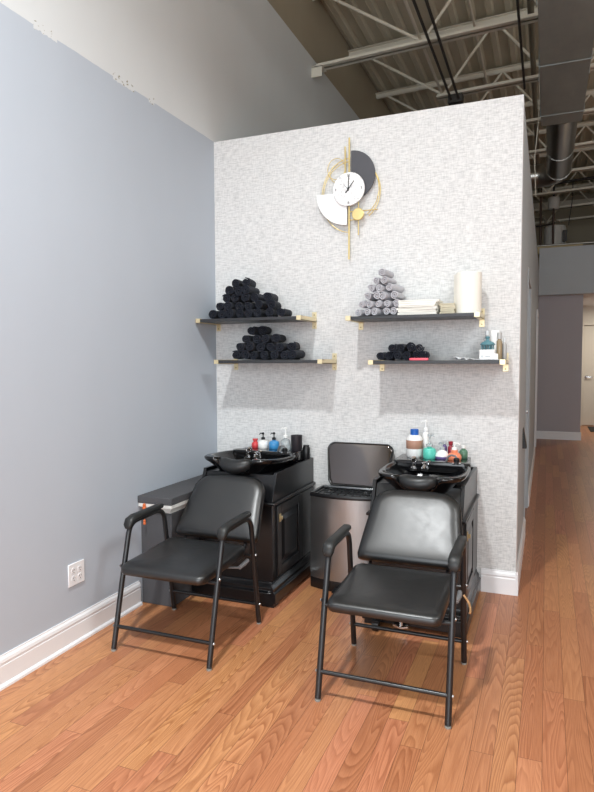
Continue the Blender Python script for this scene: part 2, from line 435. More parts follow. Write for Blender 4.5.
run('conduit', 'conduit_dark', [(1.285, -2.0, 4.36), (1.265, 3.30, 4.36)], 0.013, 'right one of two thin dark conduits under the roof joists', 'conduit', 'conduits')
tag(MB().box(1.15, 1.31, 3.28, 3.40, 4.325, 4.42).build('junction_box', 'conduit_dark', bevel=0.005), 'small dark junction box ending the two conduits', 'junction box')
run('conduit', 'conduit_dark', [(1.958, -2.0, 4.36), (1.958, 3.30, 4.36)], 0.012, 'dark conduit beside the big sheet metal duct', 'conduit', 'conduits')
run('pipe', 'pipe_beige', [(2.04, -2.0, 4.62), (2.04, 9.0, 4.62)], 0.03, 'beige pipe running beside the big sheet metal duct', 'pipe')

# air duct
du = thing('air_duct', 'big rectangular grey sheet metal air duct overhead', 'air duct', (0, 0, 0))
MB().box(2.13, 2.525, -6.5, 3.20, 3.90, 4.33).build('duct_body', 'galv', du, bevel=0.004)
for y in (-1.8, -0.6, 0.6, 1.75, 2.9):
    MB().box(2.122, 2.533, y, y + 0.012, 3.892, 4.338).build('duct_seam', 'galv', du, bevel=0.003)
for y in (-2.4, -1.13, 0.79, 2.06):
    for xx in (2.123, 2.529):
        MB().box(xx - 0.003, xx + 0.003, y - 0.012, y + 0.012, 3.90, 4.40 + RISE * xx).build('hanger_strap', 'galv', du, smooth=False)
ed = thing('round_duct', 'shiny round metal duct bending left behind the partition', 'air duct', (0, 0, 0))
pts = [(2.34, 3.22, 4.06), (2.34, 3.9, 4.06), (2.34, 4.6, 4.06), (2.34, 5.40, 4.06)]
MB().tube(pts, 0.16, 28).build('straight_pipe', 'duct_bright', ed)
pts = [(2.34 - 0.28 + 0.28 * cos(a), 5.40 + 0.28 * sin(a), 4.06) for a in [radians(90 * k / 8) for k in range(9)]]
MB().tube(pts, 0.162, 28).build('elbow', 'duct_bright', ed, angle=15)
MB().tube([(2.06, 5.68, 4.06), (1.7, 5.68, 4.06), (1.1, 5.68, 4.06)], 0.16, 28).build('side_pipe', 'duct_bright', ed)
for pth in ([(2.34, 4.50, 4.06), (2.34, 4.52, 4.06)], [(2.34, 5.38, 4.06), (2.34, 5.40, 4.06)], [(2.065, 5.68, 4.06), (2.04, 5.68, 4.06)]):
    MB().tube(pth, 0.1635, 28).build('collar', 'duct_bright', ed)
run('hanging_wire', 'joist_paint', [(2.11, 3.26, 4.45), (2.105, 3.27, 4.0), (2.07, 3.3, 3.6), (2.09, 3.3, 3.2)], 0.004, 'thin pale wire hanging beside the duct end', 'wire', None, 6)

# plant on the platform over the bulkhead
PZ = 3.40
hb = thing('water_heater', 'white water heater tank on the platform over the bulkhead', 'water heater', (2.335, 9.0, PZ))
MB().lathe([(0.0, 0), (0.19, 0), (0.195, 0.02), (0.195, 0.53), (0.18, 0.575), (0.10, 0.59), (0, 0.592)], (0, 0, 0), 32).build('tank', 'heater_white', hb)
MB().box(0.13, 0.21, -0.215, -0.15, 0.25, 0.46).build('control_box', 'pipe_black', hb, bevel=0.004)
MB().tube([(-0.12, 0, 0.57), (-0.11, 0, 0.66), (-0.02, 0, 0.71), (0.08, 0, 0.66), (0.1, 0, 0.57)], 0.014, 10).build('hose', 'pipe_beige', hb)
ex = thing('expansion_tank', 'small white tank hanging on a pipe above the water heater', 'tank', (2.30, 9.0, 4.29))
MB().lathe([(0.0, 0), (0.08, 0.0), (0.10, 0.02), (0.105, 0.2), (0.10, 0.235), (0.05, 0.25), (0, 0.25)], (0, 0, 0), 24).build('tank', 'heater_white', ex)
MB().lathe([(0.0, 0), (0.02, 0), (0.02, 0.22), (0, 0.22)], (0, 0, 0.25), 10).build('fitting', 'pipe_black', ex)
run('standing_pipe', 'pipe_brown', [(2.08, 8.9, PZ), (2.07, 8.9, 4.72)], 0.022, 'brown vertical pipe near the partition, left of the water heater', 'pipe', 'brown standing pipes')
run('standing_pipe', 'pipe_brown', [(2.30, 8.75, PZ), (2.30, 8.75, 4.20), (2.30, 8.88, 4.285)], 0.02, 'brown vertical pipe in front of the water heater', 'pipe', 'brown standing pipes')
run('sprinkler_pipe', 'pipe_black', [(1.0, 9.0, 4.72), (5.8, 9.0, 4.97)], 0.028, 'long black pipe running across below the roof deck', 'pipe')
run('branch_pipe', 'pipe_black', [(2.0, 8.88, 3.98), (2.29, 8.74, 3.98)], 0.014, 'thin black pipe crossing above the water heater', 'pipe')
run('vent_pipe', 'pipe_beige', [(2.17, 9.25, 3.98), (2.17, 9.25, 4.15), (2.12, 9.25, 4.22), (1.9, 9.25, 4.24)], 0.03, 'beige bent vent pipe behind the water heater', 'pipe')
run('silver_pipe', 'duct_bright', [(2.0, 8.56, 3.5555), (5.6, 8.56, 3.5555)], 0.02, 'silver pipe lying along the bulkhead top', 'pipe')
tag(MB().box(2.0, 2.80, 8.50, 8.62, 3.40, 3.535).build('wood_plank', 'wood_board', bevel=0.003), 'pale wooden plank lying along the bulkhead top', 'plank')
run('drop_wire', 'pipe_black', [(2.63, 9.0, 4.82), (2.62, 9.0, 4.4), (2.58, 9.0, 4.1), (2.57, 9.0, 3.98)], 0.008, 'black cord hanging from the black pipe', 'cord', None, 6)
struct(MB().box(0.0, RX, 11.9, 12.1, 5.0, 5.12).build('trim_5', 'joist_paint', smooth=False), 'pale ledger along the far wall under the deck')

# ------------------------------------------------------------------ wall outlet
ot = thing('wall_outlet', 'white four-socket outlet plate on the blue grey wall', 'outlet', (0, -1.49, 0.36))
MB().box(0, 0.007, -0.058, 0.058, -0.058, 0.058).build('cover_plate', 'trim_white', ot, bevel=0.003)
for yy in (-0.023, 0.023):
    for zz in (-0.02, 0.02):
        s = MB().lathe([(0.0, 0.0065), (0.0165, 0.0065), (0.0165, 0.0085), (0.0, 0.0085)], (0, yy, zz), 20, 'x').build('socket', 'trim_white', ot)
        h = MB().box(0.0086, 0.0090, yy - 0.0075, yy - 0.0050, zz - 0.002, zz + 0.008).box(0.0086, 0.0090, yy + 0.0050, yy + 0.0075, zz - 0.001, zz + 0.007)
        h.lathe([(0.0, 0.0086), (0.003, 0.0086), (0.003, 0.0090), (0, 0.0090)], (0, yy, zz - 0.009), 8, 'x')
        h.build('slot', 'hand_black', s, smooth=False)

# ------------------------------------------------------------------ shelves
def shelf(x0, x1, zc, label):
    D = 0.287; t = thing('wall_shelf', label, 'shelf', ((x0 + x1) / 2, 0, zc), 0, 'floating wall shelves')
    hw = (x1 - x0) / 2
    MB().box(-hw + 0.0, hw - 0.0, -D, -0.004, -0.009, 0.011).build('board', 'shelf_black', t, bevel=0.0015)
    for s in (-1, 1):
        xa, xb = sorted((s * (hw + 0.004), s * (hw - 0.028)))
        b = MB()
        b.box(xa, xb, -D - 0.006, -0.001, -0.014, -0.0085)                      # strap under the board
        b.box(xa, xb, -D - 0.007, -D - 0.001, -0.014, 0.015)                  # lip
        b.box(xa, xb, -D - 0.006, -D + 0.026, 0.0105, 0.015)
        b.box(*sorted((s * (hw + 0.004), s * (hw + 0.0005))), -D - 0.006, -0.001, -0.014, 0.015)   # side cheek
        b.box(xa, xb, -0.005, 0.0, -0.058, 0.055)                              # wall tab
        br = b.build('bracket', 'brass', t, bevel=0.001)
        for zz in (-0.042, 0.036):
            MB().lathe([(0.0, -0.0052), (0.006, -0.0052), (0.005, -0.008), (0.0, -0.0085)], ((xa + xb) / 2, 0, zz), 10, 'y').build('screw', 'brass_old', br)
    return t
shelf(0.012, 0.775, 1.720, 'upper left black wall shelf holding the big black towel pile')
shelf(0.150, 0.918, 1.440, 'lower left black wall shelf holding the smaller black towel pile')
shelf(1.078, 1.870, 1.706, 'upper right black wall shelf holding grey towels and paper roll')
shelf(1.222, 2.012, 1.434, 'lower right black wall shelf holding black towels and hair products')

# ------------------------------------------------------------------ rolled towels
def roll_mesh(name, R, L, mat, seed):
    rnd = random.Random(seed); bm = bmesh.new()
    turns = 2.3; n = 50; pitch = R * 0.36; th = pitch * 0.66; ns = 7
    ph = rnd.uniform(0, 2 * pi); e1, e2 = rnd.uniform(-.06, .06), rnd.uniform(-.05, .05)
    grid = []
    for i in range(n + 1):
        a = ph + turns * 2 * pi * i / n; ro = R - pitch * turns * (1 - i / n); ri = max(ro - th, 0.002)
        if i > n - 4: ro = ro - (ro - ri) * 0.28 * (i - n + 4) / 4
        loop = []
        tel = 0.012 * (1 - i / n) * e1 * 10 + rnd.uniform(-.0015, .0015)
        for s in range(ns):
            f = s / (ns - 1); y = -L / 2 + L * f + (tel if f < 0.5 else -tel * 0.5)
            sq = 1 - 0.035 * (abs(f - .5) * 2) ** 4
            wob = 1 + e2 * sin(3 * a + 5 * f) + 0.02 * sin(7 * a - 9 * f + seed)
            loop.append((ro * sq * wob, y))
        for s in reversed(range(ns)):
            f = s / (ns - 1); y = -L / 2 + L * f + (tel if f < 0.5 else -tel * 0.5)
            wob = 1 + e2 * sin(3 * a + 5 * f)
            loop.append((ri * wob, y))
        grid.append([bm.verts.new((r * cos(a), y, r * sin(a) * 0.96)) for r, y in loop])
    m = len(grid[0])
    for A, B in zip(grid[:-1], grid[1:]):
        for k in range(m): bm.faces.new([A[k], A[(k + 1) % m], B[(k + 1) % m], B[k]])
    bm.faces.new(grid[0]); bm.faces.new(list(reversed(grid[-1])))
    bmesh.ops.recalc_face_normals(bm, faces=bm.faces)
    me = bpy.data.meshes.new(name); bm.to_mesh(me); bm.free()
    me.polygons.foreach_set('use_smooth', [True] * len(me.polygons)); me.set_sharp_from_angle(angle=radians(50))
    me.materials.append(M[mat]); return me
PLACE = ['leftmost', 'second from left', 'third from left', 'fourth from left', 'fifth from left', 'sixth from left', 'seventh from left', 'eighth from left']
def pile(meshes, R, rows, z0, dz, yc, rz, color, where, group, jit=0.012):
    rnd = random.Random(len(rows) * 31 + int(z0 * 100))
    nr = len(rows)
    rowname = ['bottom row', 'second row up', 'third row up', 'fourth row up', 'fifth row up', 'top row']
    for r, xs in enumerate(rows):
        for k, x in enumerate(xs):
            o = bpy.data.objects.new('rolled_towel', meshes[rnd.randrange(len(meshes))]); COL.objects.link(o)
            zz = z0 + R * 0.955 + r * dz + (0 if r == 0 else rnd.uniform(-.003, .003))
            o.location = (x, yc + rnd.uniform(-jit, jit) + 0.006 * r, zz)
            o.rotation_euler = (0, rnd.uniform(0, 6.28), rz + rnd.uniform(-.14, .14)); o.scale = [rnd.uniform(.94, 1.06)] * 3
            rn = 'top row' if r == nr - 1 and len(xs) > 1 else rowname[r]
            if r == nr - 1 and len(xs) == 1: lb = '%s rolled towel crowning the pile on the %s' % (color, where)
            else:
                pl = PLACE[k] if not (k == len(xs) - 1) else 'rightmost'
                lb = '%s rolled towel, %s in the %s, %s' % (color, pl, rn, where)
            tag(o, lb, 'towel', group)
blk = [roll_mesh('rolled_towel', 0.0365, 0.165, 'terry_black', s) for s in (1, 2, 3, 4)]
blk2 = [roll_mesh('rolled_towel', 0.0315, 0.165, 'terry_black', s) for s in (5, 6, 7)]
gry = [roll_mesh('rolled_towel', 0.0280, 0.175, 'terry_grey', s) for s in (8, 9, 10, 11)]
pile(blk, 0.0365, [[0.098, 0.165, 0.232, 0.302, 0.375, 0.445, 0.525, 0.608], [0.165, 0.225, 0.292, 0.365, 0.440, 0.525], [0.195, 0.265, 0.338, 0.415, 0.500], [0.225, 0.298, 0.355], [0.265, 0.332]],
     1.731, 0.0515, -0.155, 0.10, 'black', 'upper left shelf', 'black towel rolls on the upper left shelf')
pile(blk, 0.0365, [[0.270, 0.340, 0.410, 0.483, 0.556, 0.633, 0.700], [0.308, 0.376, 0.448, 0.523, 0.596, 0.668], [0.340, 0.418, 0.493, 0.563], [0.388, 0.456]],
     1.451, 0.055, -0.155, 0.10, 'black', 'lower left shelf', 'black towel rolls on the lower left shelf')
pile(gry, 0.0280, [[1.160, 1.213, 1.266, 1.319, 1.370], [1.178, 1.232, 1.286, 1.341, 1.394], [1.202, 1.258, 1.314, 1.372], [1.232, 1.288, 1.350], [1.254, 1.312], [1.292]],
     1.717, 0.0485, -0.160, -0.13, 'grey', 'upper right shelf', 'grey towel rolls on the upper right shelf', 0.004)
pile(blk2, 0.0315, [[1.286, 1.338, 1.390, 1.442, 1.494, 1.544], [1.352, 1.404, 1.456, 1.508]],
     1.445, 0.048, -0.160, 0.06, 'black', 'lower right shelf', 'black towel rolls on the lower right shelf')

# folded cloths
def folded(name, w, d, t, mat, seed):
    rnd = random.Random(seed); r = t / 2 * 0.96; g = t * 0.06
    out = [(w, t * 0.52), (w, t * 0.98)] + [(r + (-1) * r * sin(radians(a)), t / 2 + r * cos(radians(a))) for a in range(0, 181, 20)] + [(w, t * 0.02), (w, t * 0.46)]
    inn = [(r * 1.4, t / 2 - g), (r * 1.1, t / 2), (r * 1.4, t / 2 + g)]
    poly = out + inn
    ny = 8; m = MB(); ph = rnd.uniform(0, 6)
    rings = []
    for k in range(ny + 1):
        y = d * k / ny
        rings.append([(x + 0.004 * sin(ph + 9 * k / ny) * (1 if x < w / 2 else -1), -d / 2 + y, z + 0.0012 * sin(ph + x * 60 + k)) for x, z in poly])
    return m.rings(rings)
zc = 1.7178
for i in range(6):
    o = folded('folded_towel', 0.225 + 0.006 * (i % 3), 0.19, 0.0150, 'cloth_cream', i).build('folded_towel', 'cloth_cream', loc=(1.398 + random.uniform(-.006, .006), -0.165 + random.uniform(-.006, .006), zc))
    o.rotation_euler[2] = random.uniform(-.05, .03); zc += 0.0148
    pos = ['undermost', 'second from bottom', 'third from bottom', 'third from top', 'second from top', 'topmost'][i]
    tag(o, 'white folded towel, %s in the stack beside the grey rolls' % pos, 'towel', 'white folded towels')
zc = 1.7178
for i in range(4):
    o = folded('folded_towel', 0.085, 0.16, 0.0165, 'cloth_beige', 20 + i).build('folded_towel', 'cloth_beige', loc=(1.636 + random.uniform(-.003, .003), -0.135, zc))
    zc += 0.0163
    tag(o, 'beige folded cloth, %s of the short stack beside the paper roll' % ['undermost', 'second from bottom', 'second from top', 'topmost'][i], 'towel', 'beige folded cloths')
# paper towel roll
pr = thing('paper_towel_roll', 'large cream paper towel roll standing on the upper right shelf', 'paper towel roll', (1.795, -0.150, 1.717))
MB().lathe([(0.022, 0.003), (0.070, 0.0), (0.073, 0.004), (0.073, 0.242), (0.070, 0.246), (0.022, 0.244), (0.020, 0.20), (0.020, 0.04)], (0, 0, 0), 40).build('paper', 'paper_cream', pr)
MB().lathe([(0.0, 0.03), (0.019, 0.03), (0.0195, 0.238), (0.0185, 0.238), (0.018, 0.2), (0, 0.19)], (0, 0, 0), 20).build('core', 'wood_board', pr)
sh = []
for k in range(8):
    a = radians(250 - 9 * k) if k < 4 else None
    sh.append((0.0735 * cos(radians(240 - 10 * k)), 0.0735 * sin(radians(240 - 10 * k))) if k < 5 else (0.0735 * cos(radians(200)) - 0.006 * (k - 4), 0.0735 * sin(radians(200)) + 0.012 * (k - 4)))
m = MB(); m.rings([[(x, y, z) for x, y in sh] + [(x * 1.012, y * 1.012 - 0.0006, z) for x, y in reversed(sh)] for z in (0.004, 0.12, 0.238)])
m.build('loose_sheet', 'paper_cream', pr)

# ------------------------------------------------------------------ bottles
def pump(par, z, mat, rad=0.010, h=0.05, noz=0.035, ang=0.0, collar=True):
    m = MB()
    if collar: m.lathe([(0, 0), (rad * 1.5, 0), (rad * 1.5, 0.014), (rad * 0.8, 0.018), (0, 0.018)], (0, 0, z), 16)
    m.lathe([(0, 0.016), (rad * 0.42, 0.016), (rad * 0.42, h), (0, h)], (0, 0, z), 10)
    m.lathe([(0, h), (rad * 0.9, h), (rad * 0.95, h + 0.010), (rad * 0.5, h + 0.014), (0, h + 0.014)], (0, 0, z), 14)
    c, s = cos(ang), sin(ang)
    m.tube([(0, 0, z + h + 0.006), (noz * 0.7 * c, noz * 0.7 * s, z + h + 0.007), (noz * c, noz * s, z + h - 0.002)], [rad * .5, rad * .42, rad * .32], 8)
    return m.build('pump', mat, par)
def bottle(name, label, cat, loc, prof, mat, group=None, seg=24, squash=1.0):
    b = thing(name, label, cat, loc, 0, group)
    m = MB().lathe(prof, (0, 0, 0), seg)
    if squash != 1.0: m.xf(Matrix.Scale(squash, 4, (0, 1, 0)))
    m.build('body', mat, b); return b
def cyl_prof(r, h, neck, nh, rr=0.006):
    return [(0, 0), (r - rr * .6, 0), (r, rr), (r, h - rr * 1.6), (r - rr, h), (neck, h + 0.006), (neck, h + nh), (0, h + nh)]

# ------------------------------------------------------------------ shampoo units
BSZ = 0.846            # top of the rear ledge
def bowl_mesh(fz):
    n = 88; rings = []
    def outline(a):
        ca, sa = cos(a), sin(a)
        x = 0.240 * math.copysign(abs(ca) ** 0.5, ca); y = 0.235 * math.copysign(abs(sa) ** 0.5, sa)
        if sa > 0: x *= 1 - 0.08 * sa
        return x, y
    levels = [(0.30, -0.25), (0.38, -0.22), (0.55, -0.14), (0.74, -0.075), (0.90, -0.040), (0.975, -0.026), (1.0, -0.014), (1.0, -0.004), (0.975, 0.0), ('lip', -0.002),
              ('lip2', -0.014), (0.70, -0.055), (0.62, -0.09), (0.42, -0.125), (0.12, -0.135), (0.05, -0.14)]
    for sc, dz in levels:
        ring = []
        for k in range(n):
            a = 2 * pi * k / n; x, y = outline(a)
            ff = max(0.0, min(1.0, (-y / 0.235 - 0.1) / 0.75))
            base = 0.846 + (fz - 0.846) * (0.235 - y) / 0.47
            q = {'lip': 0.93 - 0.13 * ff, 'lip2': 0.90 - 0.13 * ff}.get(sc, sc)
            nt = math.exp(-(x / 0.104) ** 6) if y < -0.05 else 0.0
            k1 = max(0.0, min(1.0, (q - 0.5) / 0.3))
            zz = base + dz - 0.075 * nt * k1
            ring.append((x * q, y * q * (1 - 0.27 * nt * k1) + (0.03 if q < 0.5 else 0), zz))
        rings.append(ring)
    return MB().rings(rings)

def shampoo_unit(label, loc, rz=0.0, bowl_dx=0.0, bowl_rz=0.0, fz=0.832, bs=1.0, by=-0.495):
    u = thing('shampoo_unit', label, 'shampoo unit', loc, rz, 'shampoo washing units')
    hw = 0.25
    c = MB().box(-hw, hw, -0.70, -0.02, 0.10, 0.60); c.build('cabinet', 'black_laminate', u, bevel=0.002)
    b = MB()
    b.prism([(-0.735, 0.02), (-0.735, 0.085), (-0.722, 0.095), (-0.722, 0.112), (-0.71, 0.125), (-0.705, 0.142), (-0.02, 0.142), (-0.02, 0.02)], 'x', -hw - 0.006, hw + 0.006)
    for s in (-1, 1):
        a = [(0, 0.025), (0.032, 0.025), (0.032, 0.085), (0.020, 0.095), (0.020, 0.112), (0.010, 0.125), (0.006, 0.142), (0, 0.142)]
        b.prism([(s * (hw + q[0]), q[1]) for q in a], 'y', -0.735, -0.02)
    b.box(-hw - 0.02, -hw + 0.06, -0.73, -0.66, 0.0, 0.03).box(hw - 0.06, hw + 0.02, -0.73, -0.66, 0.0, 0.03).box(-hw - 0.02, -hw + 0.06, -0.09, -0.02, 0.0, 0.03).box(hw - 0.06, hw + 0.02, -0.09, -0.02, 0.0, 0.03)
    b.build('plinth', 'black_laminate', u, bevel=0.002)
    MB().box(-hw - 0.016, hw + 0.016, -0.715, -0.008, 0.598, 0.615).build('waist_moulding', 'black_laminate', u, bevel=0.004)
    up = MB()
    for s in (-1, 1):
        xa, xb = sorted((s * hw, s * (hw - 0.02)))
        up.prism([(-0.70, 0.613), (-0.628, 0.782), (-0.008, 0.782), (-0.008, 0.613)], 'x', xa, xb)
    up.prism([(-0.69, 0.613), (-0.622, 0.765), (-0.03, 0.765), (-0.03, 0.613)], 'x', -hw + 0.02, hw - 0.02)
    up.box(-hw + 0.02, hw - 0.02, -0.03, -0.008, 0.613, 0.782)
    up.build('upper_box', 'black_laminate', u, bevel=0.002)
    for s in (-1, 1):       # framed door on each flank
        xo = s * hw
        def fl(a, t, *q):
            xa, xb = sorted((xo + s * a, xo + s * t)); return (xa, xb) + q
        d = MB()
        d.box(*fl(-.002, .012, -0.645, -0.590, 0.160, 0.585)).box(*fl(-.002, .012, -0.310, -0.255, 0.160, 0.585))
        d.box(*fl(-.002, .012, -0.590, -0.310, 0.160, 0.215)).box(*fl(-.002, .012, -0.590, -0.310, 0.530, 0.585))
        d.box(*fl(-.002, .003, -0.590, -0.310, 0.215, 0.530))
        dd = d.build('door', 'black_laminate', u, bevel=0.003)
        pts = [(-0.575, 0.230), (-0.325, 0.230), (-0.325, 0.515), (-0.575, 0.515)]
        inn = [(-0.545, 0.260), (-0.355, 0.260), (-0.355, 0.485), (-0.545, 0.485)]
        MB().rings([[(xo + s * .002, *q) for q in pts], [(xo + s * .012, *q) for q in inn]]).build('raised_panel', 'black_laminate', dd, smooth=False)
        k = MB().box(*fl(.012, .018, -0.626, -0.606, 0.485, 0.535)); k.box(*fl(.017, .030, -0.622, -0.610, 0.500, 0.522)); k.build('door_catch', 'brass_old', dd, bevel=0.002)
        MB().box(*fl(-.002, .008, -0.245, -0.030, 0.160, 0.585)).build('side_panel', 'black_laminate', u, bevel=0.003)
    # rear ledge the bottles stand on
    MB().box(-0.215, 0.215, -0.255, -0.035, 0.763, BSZ).build('rear_ledge', 'black_gloss', u, bevel=0.006)
    # bowl
    B = Matrix.Diagonal((bs, 1, 1, 1)) @ Matrix.Translation((bowl_dx, by, 0)) @ Matrix.Rotation(bowl_rz, 4, 'Z')
    bw = bowl_mesh(fz).xf(B).build('wash_bowl', 'black_gloss', u, angle=60)
    ped = MB().lathe([(0, 0.0), (0.12, 0.0), (0.12, 0.04), (0.075, 0.06), (0.075, 0.13), (0, 0.13)], (0, 0.03, 0.55), 24).xf(B); ped.build('bowl_mount', 'black_laminate', u)
    MB().lathe([(0, 0.006), (0.026, 0.006), (0.03, 0.0), (0, 0.0)], (0, 0.03, 0.712), 20).xf(B).build('drain', 'chrome', bw)
    pts = [(0.098 * q, -0.190 - 0.020 * (1 - q * q), fz - 0.016 - (0.026 if fz < 0.85 else 0.038) * (1 - q * q)) for q in [-1, -.8, -.5, -.2, 0, .2, .5, .8, 1]]
    m = MB().tube(pts, [0.012, 0.032, 0.040, 0.043, 0.044, 0.043, 0.040, 0.032, 0.012], 16).xf(B)
    m.build('neck_rest', 'neck_gel', u, angle=60)
    L = MB().puff(rounded_rect(0.225, 0.045, 0.042, 6), [(0.01, 0.0), (0.0, 0.008), (0.0, 0.045), (0.006, 0.055), (0.02, 0.058)], Matrix.Translation((0, 0.185, 0.797))).xf(B)
    L.build('bowl_back_ledge', 'black_gloss', u)
    fx = -0.05
    for q, (dx, knob) in enumerate([(-0.045, 0), (0.022, 1)]):
        m = MB()
        if knob == 0:
            m.lathe([(0, 0), (0.022, 0), (0.022, 0.008), (0.013, 0.012), (0.013, 0.030), (0.020, 0.036), (0.021, 0.058), (0.014, 0.066), (0, 0.068)], (fx + dx, 0.150, 0.812), 20)
        else:
            m.lathe([(0, 0), (0.026, 0), (0.026, 0.010), (0.018, 0.015), (0.018, 0.034), (0.012, 0.040), (0, 0.042)], (fx + dx, 0.145, 0.812), 20)
            m.tube([(fx + dx, 0.145, 0.845), (fx + dx + 0.03, 0.12, 0.862)], 0.006, 10)
            m.tube([(fx + dx, 0.145, 0.833), (fx + dx, 0.105, 0.833), (fx + dx, 0.095, 0.819)], 0.008, 10)
            for k in range(5):
                a = 2 * pi * k / 5
                m.tube([(fx + dx, 0.145, 0.845), (fx + dx + 0.022 * cos(a), 0.145 + 0.022 * sin(a), 0.843)], 0.0065, 8)
        m.box(fx + dx - 0.02, fx + dx + 0.02, 0.125, 0.18, 0.800, 0.814)
        m.xf(B).build(['faucet_valve', 'mixer_tap'][q], 'chrome', u)
    sp = MB().lathe([(0, 0), (0.026, 0), (0.028, 0.006), (0.016, 0.010), (0, 0.010)], (0.150, 0.150, 0.848), 20).xf(B).build('sprayer_holder', 'chrome', u)
    m = MB().lathe([(0, 0), (0.012, 0), (0.017, 0.012), (0.017, 0.026), (0.012, 0.032), (0, 0.033)], (0.150, 0.150, 0.853), 16)
    m.xf(B).build('sprayer', 'black_plastic', sp)
    m = MB().tube([(0.150, 0.155, 0.882), (0.140, 0.165, 0.893), (0.118, 0.175, 0.895), (0.098, 0.182, 0.885), (0.085, 0.19, 0.853)], 0.006, 10)
    m.xf(B).build('sprayer_hose', 'lever_grey', sp)
    return u

LU = (0.505, 0.0, 0.0); RU = (1.592, 0.0, 0.0)
lu = shampoo_unit('black shampoo unit behind the left chair, near the blue grey wall', LU, 0, 0.0, radians(-3), 0.862, 1.08, -0.463)
ru = shampoo_unit('black shampoo unit behind the right chair, beside the steel bin', RU, 0, 0.015, radians(-1))
# thin white strip lying in the left bowl
m = MB().sweep([(0.40, -0.60, 0.835), (0.43, -0.60, 0.824), (0.48, -0.60, 0.822), (0.535, -0.60, 0.828)], [(-0.03, 0.0), (0.03, 0.0), (0.03, 0.006), (-0.03, 0.006)], Vector((0, 1, 0)))
tag(m.build('white_strip_bowl', 'cloth_cream'), 'thin white strip lying in the left wash bowl', 'cloth')
# caster and trap under the right unit
cs = MB().tube([(-0.205, -0.80, 0.026), (-0.170, -0.80, 0.026)], 0.026, 16); cs.box(-0.21, -0.165, -0.82, -0.72, 0.045, 0.06)
cs.build('caster', 'black_plastic', ru)
MB().tube([(-0.10, -0.76, 0.03), (-0.06, -0.765, 0.022), (-0.02, -0.76, 0.03)], 0.012, 10).tube([(-0.06, -0.765, 0.022), (-0.06, -0.75, 0.08)], 0.012, 10).build('caster_fork', 'chrome', ru)

# bottles on the left unit's ledge
z = BSZ
b = bottle('bottle', 'small red bottle at the left end of the left unit ledge', 'bottle', (0.372, -0.13, z), cyl_prof(0.026, 0.038, 0.014, 0.018), 'p_red')
MB().lathe([(0, 0), (0.018, 0), (0.018, 0.012), (0, 0.014)], (0, 0, 0.052), 16).build('cap', 'p_red', b)
b = bottle('pump_bottle', 'white pump bottle with black pump beside the red bottle', 'pump bottle', (0.432, -0.13, z), cyl_prof(0.037, 0.050, 0.012, 0.012), 'p_white'); pump(b, 0.060, 'black_plastic', 0.009, 0.036, 0.028, pi)
b = bottle('pump_bottle', 'blue pump bottle with black pump on the left unit ledge', 'pump bottle', (0.514, -0.13, z), cyl_prof(0.036, 0.052, 0.012, 0.012), 'p_blue'); pump(b, 0.062, 'black_plastic', 0.009, 0.038, 0.026, pi)
b = bottle('pump_bottle', 'tall clear pump bottle with white pump beside the black cup', 'pump bottle', (0.600, -0.13, z), cyl_prof(0.032, 0.068, 0.012, 0.014), 'p_clear'); pump(b, 0.08, 'p_white', 0.011, 0.058, 0.034, pi * 1.1)
b = bottle('small_bottle', 'tiny bottle with red cap behind the clear pump bottle', 'bottle', (0.628, -0.075, z), cyl_prof(0.017, 0.065, 0.008, 0.008, 0.004), 'p_white')
MB().lathe([(0, 0), (0.012, 0), (0.010, 0.018), (0, 0.02)], (0, 0, 0.072), 12).build('cap', 'p_red', b)
b = bottle('tumbler', 'tall black cup standing at the right end of the left unit', 'cup', (0.692, -0.13, z), [(0, 0), (0.034, 0), (0.036, 0.004), (0.040, 0.100), (0.037, 0.101), (0.033, 0.02), (0, 0.02)], 'p_charcoal')
b.location = (0.682, -0.135, z)
b = bottle('canister', 'short black canister behind the tall black cup', 'canister', (0.700, -0.06, z - 0.081), cyl_prof(0.026, 0.10, 0.02, 0.01), 'black_plastic')
b.location = (0.728, -0.075, 0.782 - 0.017)
# bottles on the right unit's ledge
b = bottle('jug_bottle', 'large white bottle with blue cap and brown label', 'bottle', (1.478, -0.15, z), cyl_prof(0.050, 0.135, 0.022, 0.006, 0.014), 'p_white')
MB().lathe([(0.0505, 0.055), (0.0512, 0.056), (0.0512, 0.106), (0.0505, 0.107)], (0, 0, 0), 32).build('label_band', 'p_brownlabel', b)
MB().lathe([(0, 0.139), (0.026, 0.139), (0.026, 0.170), (0.022, 0.175), (0, 0.175)], (0, 0, 0), 20).build('cap', 'p_capblue', b)
b = bottle('pump_bottle', 'tall slim white pump bottle behind the blue-capped bottle', 'pump bottle', (1.535, -0.085, z), cyl_prof(0.019, 0.150, 0.009, 0.012), 'p_white'); pump(b, 0.16, 'p_white', 0.010, 0.052, 0.030, pi)
b = bottle('pump_bottle', 'mint green bottle with clear pump', 'pump bottle', (1.575, -0.175, z), cyl_prof(0.039, 0.062, 0.014, 0.014), 'p_mint'); pump(b, 0.074, 'p_clear', 0.014, 0.062, 0.030, 0.3)
b = bottle('pump_bottle', 'squat white bottle with purple base and clear pump', 'pump bottle', (1.650, -0.165, z), cyl_prof(0.042, 0.046, 0.015, 0.012, 0.014), 'p_white'); pump(b, 0.056, 'p_clear', 0.011, 0.034, 0.026, 2.6)
MB().lathe([(0.0425, 0.002), (0.0430, 0.003), (0.0430, 0.016), (0.0425, 0.017)], (0, 0, 0), 28).build('base_band', 'p_purple', b)
b = bottle('slim_bottle', 'dark red slim bottle between white and orange bottles', 'bottle', (1.690, -0.085, z), cyl_prof(0.017, 0.068, 0.009, 0.010, 0.004), 'p_dred')
MB().lathe([(0, 0), (0.013, 0), (0.015, 0.022), (0, 0.026)], (0, 0, 0.076), 12).build('cap', 'p_dred', b)
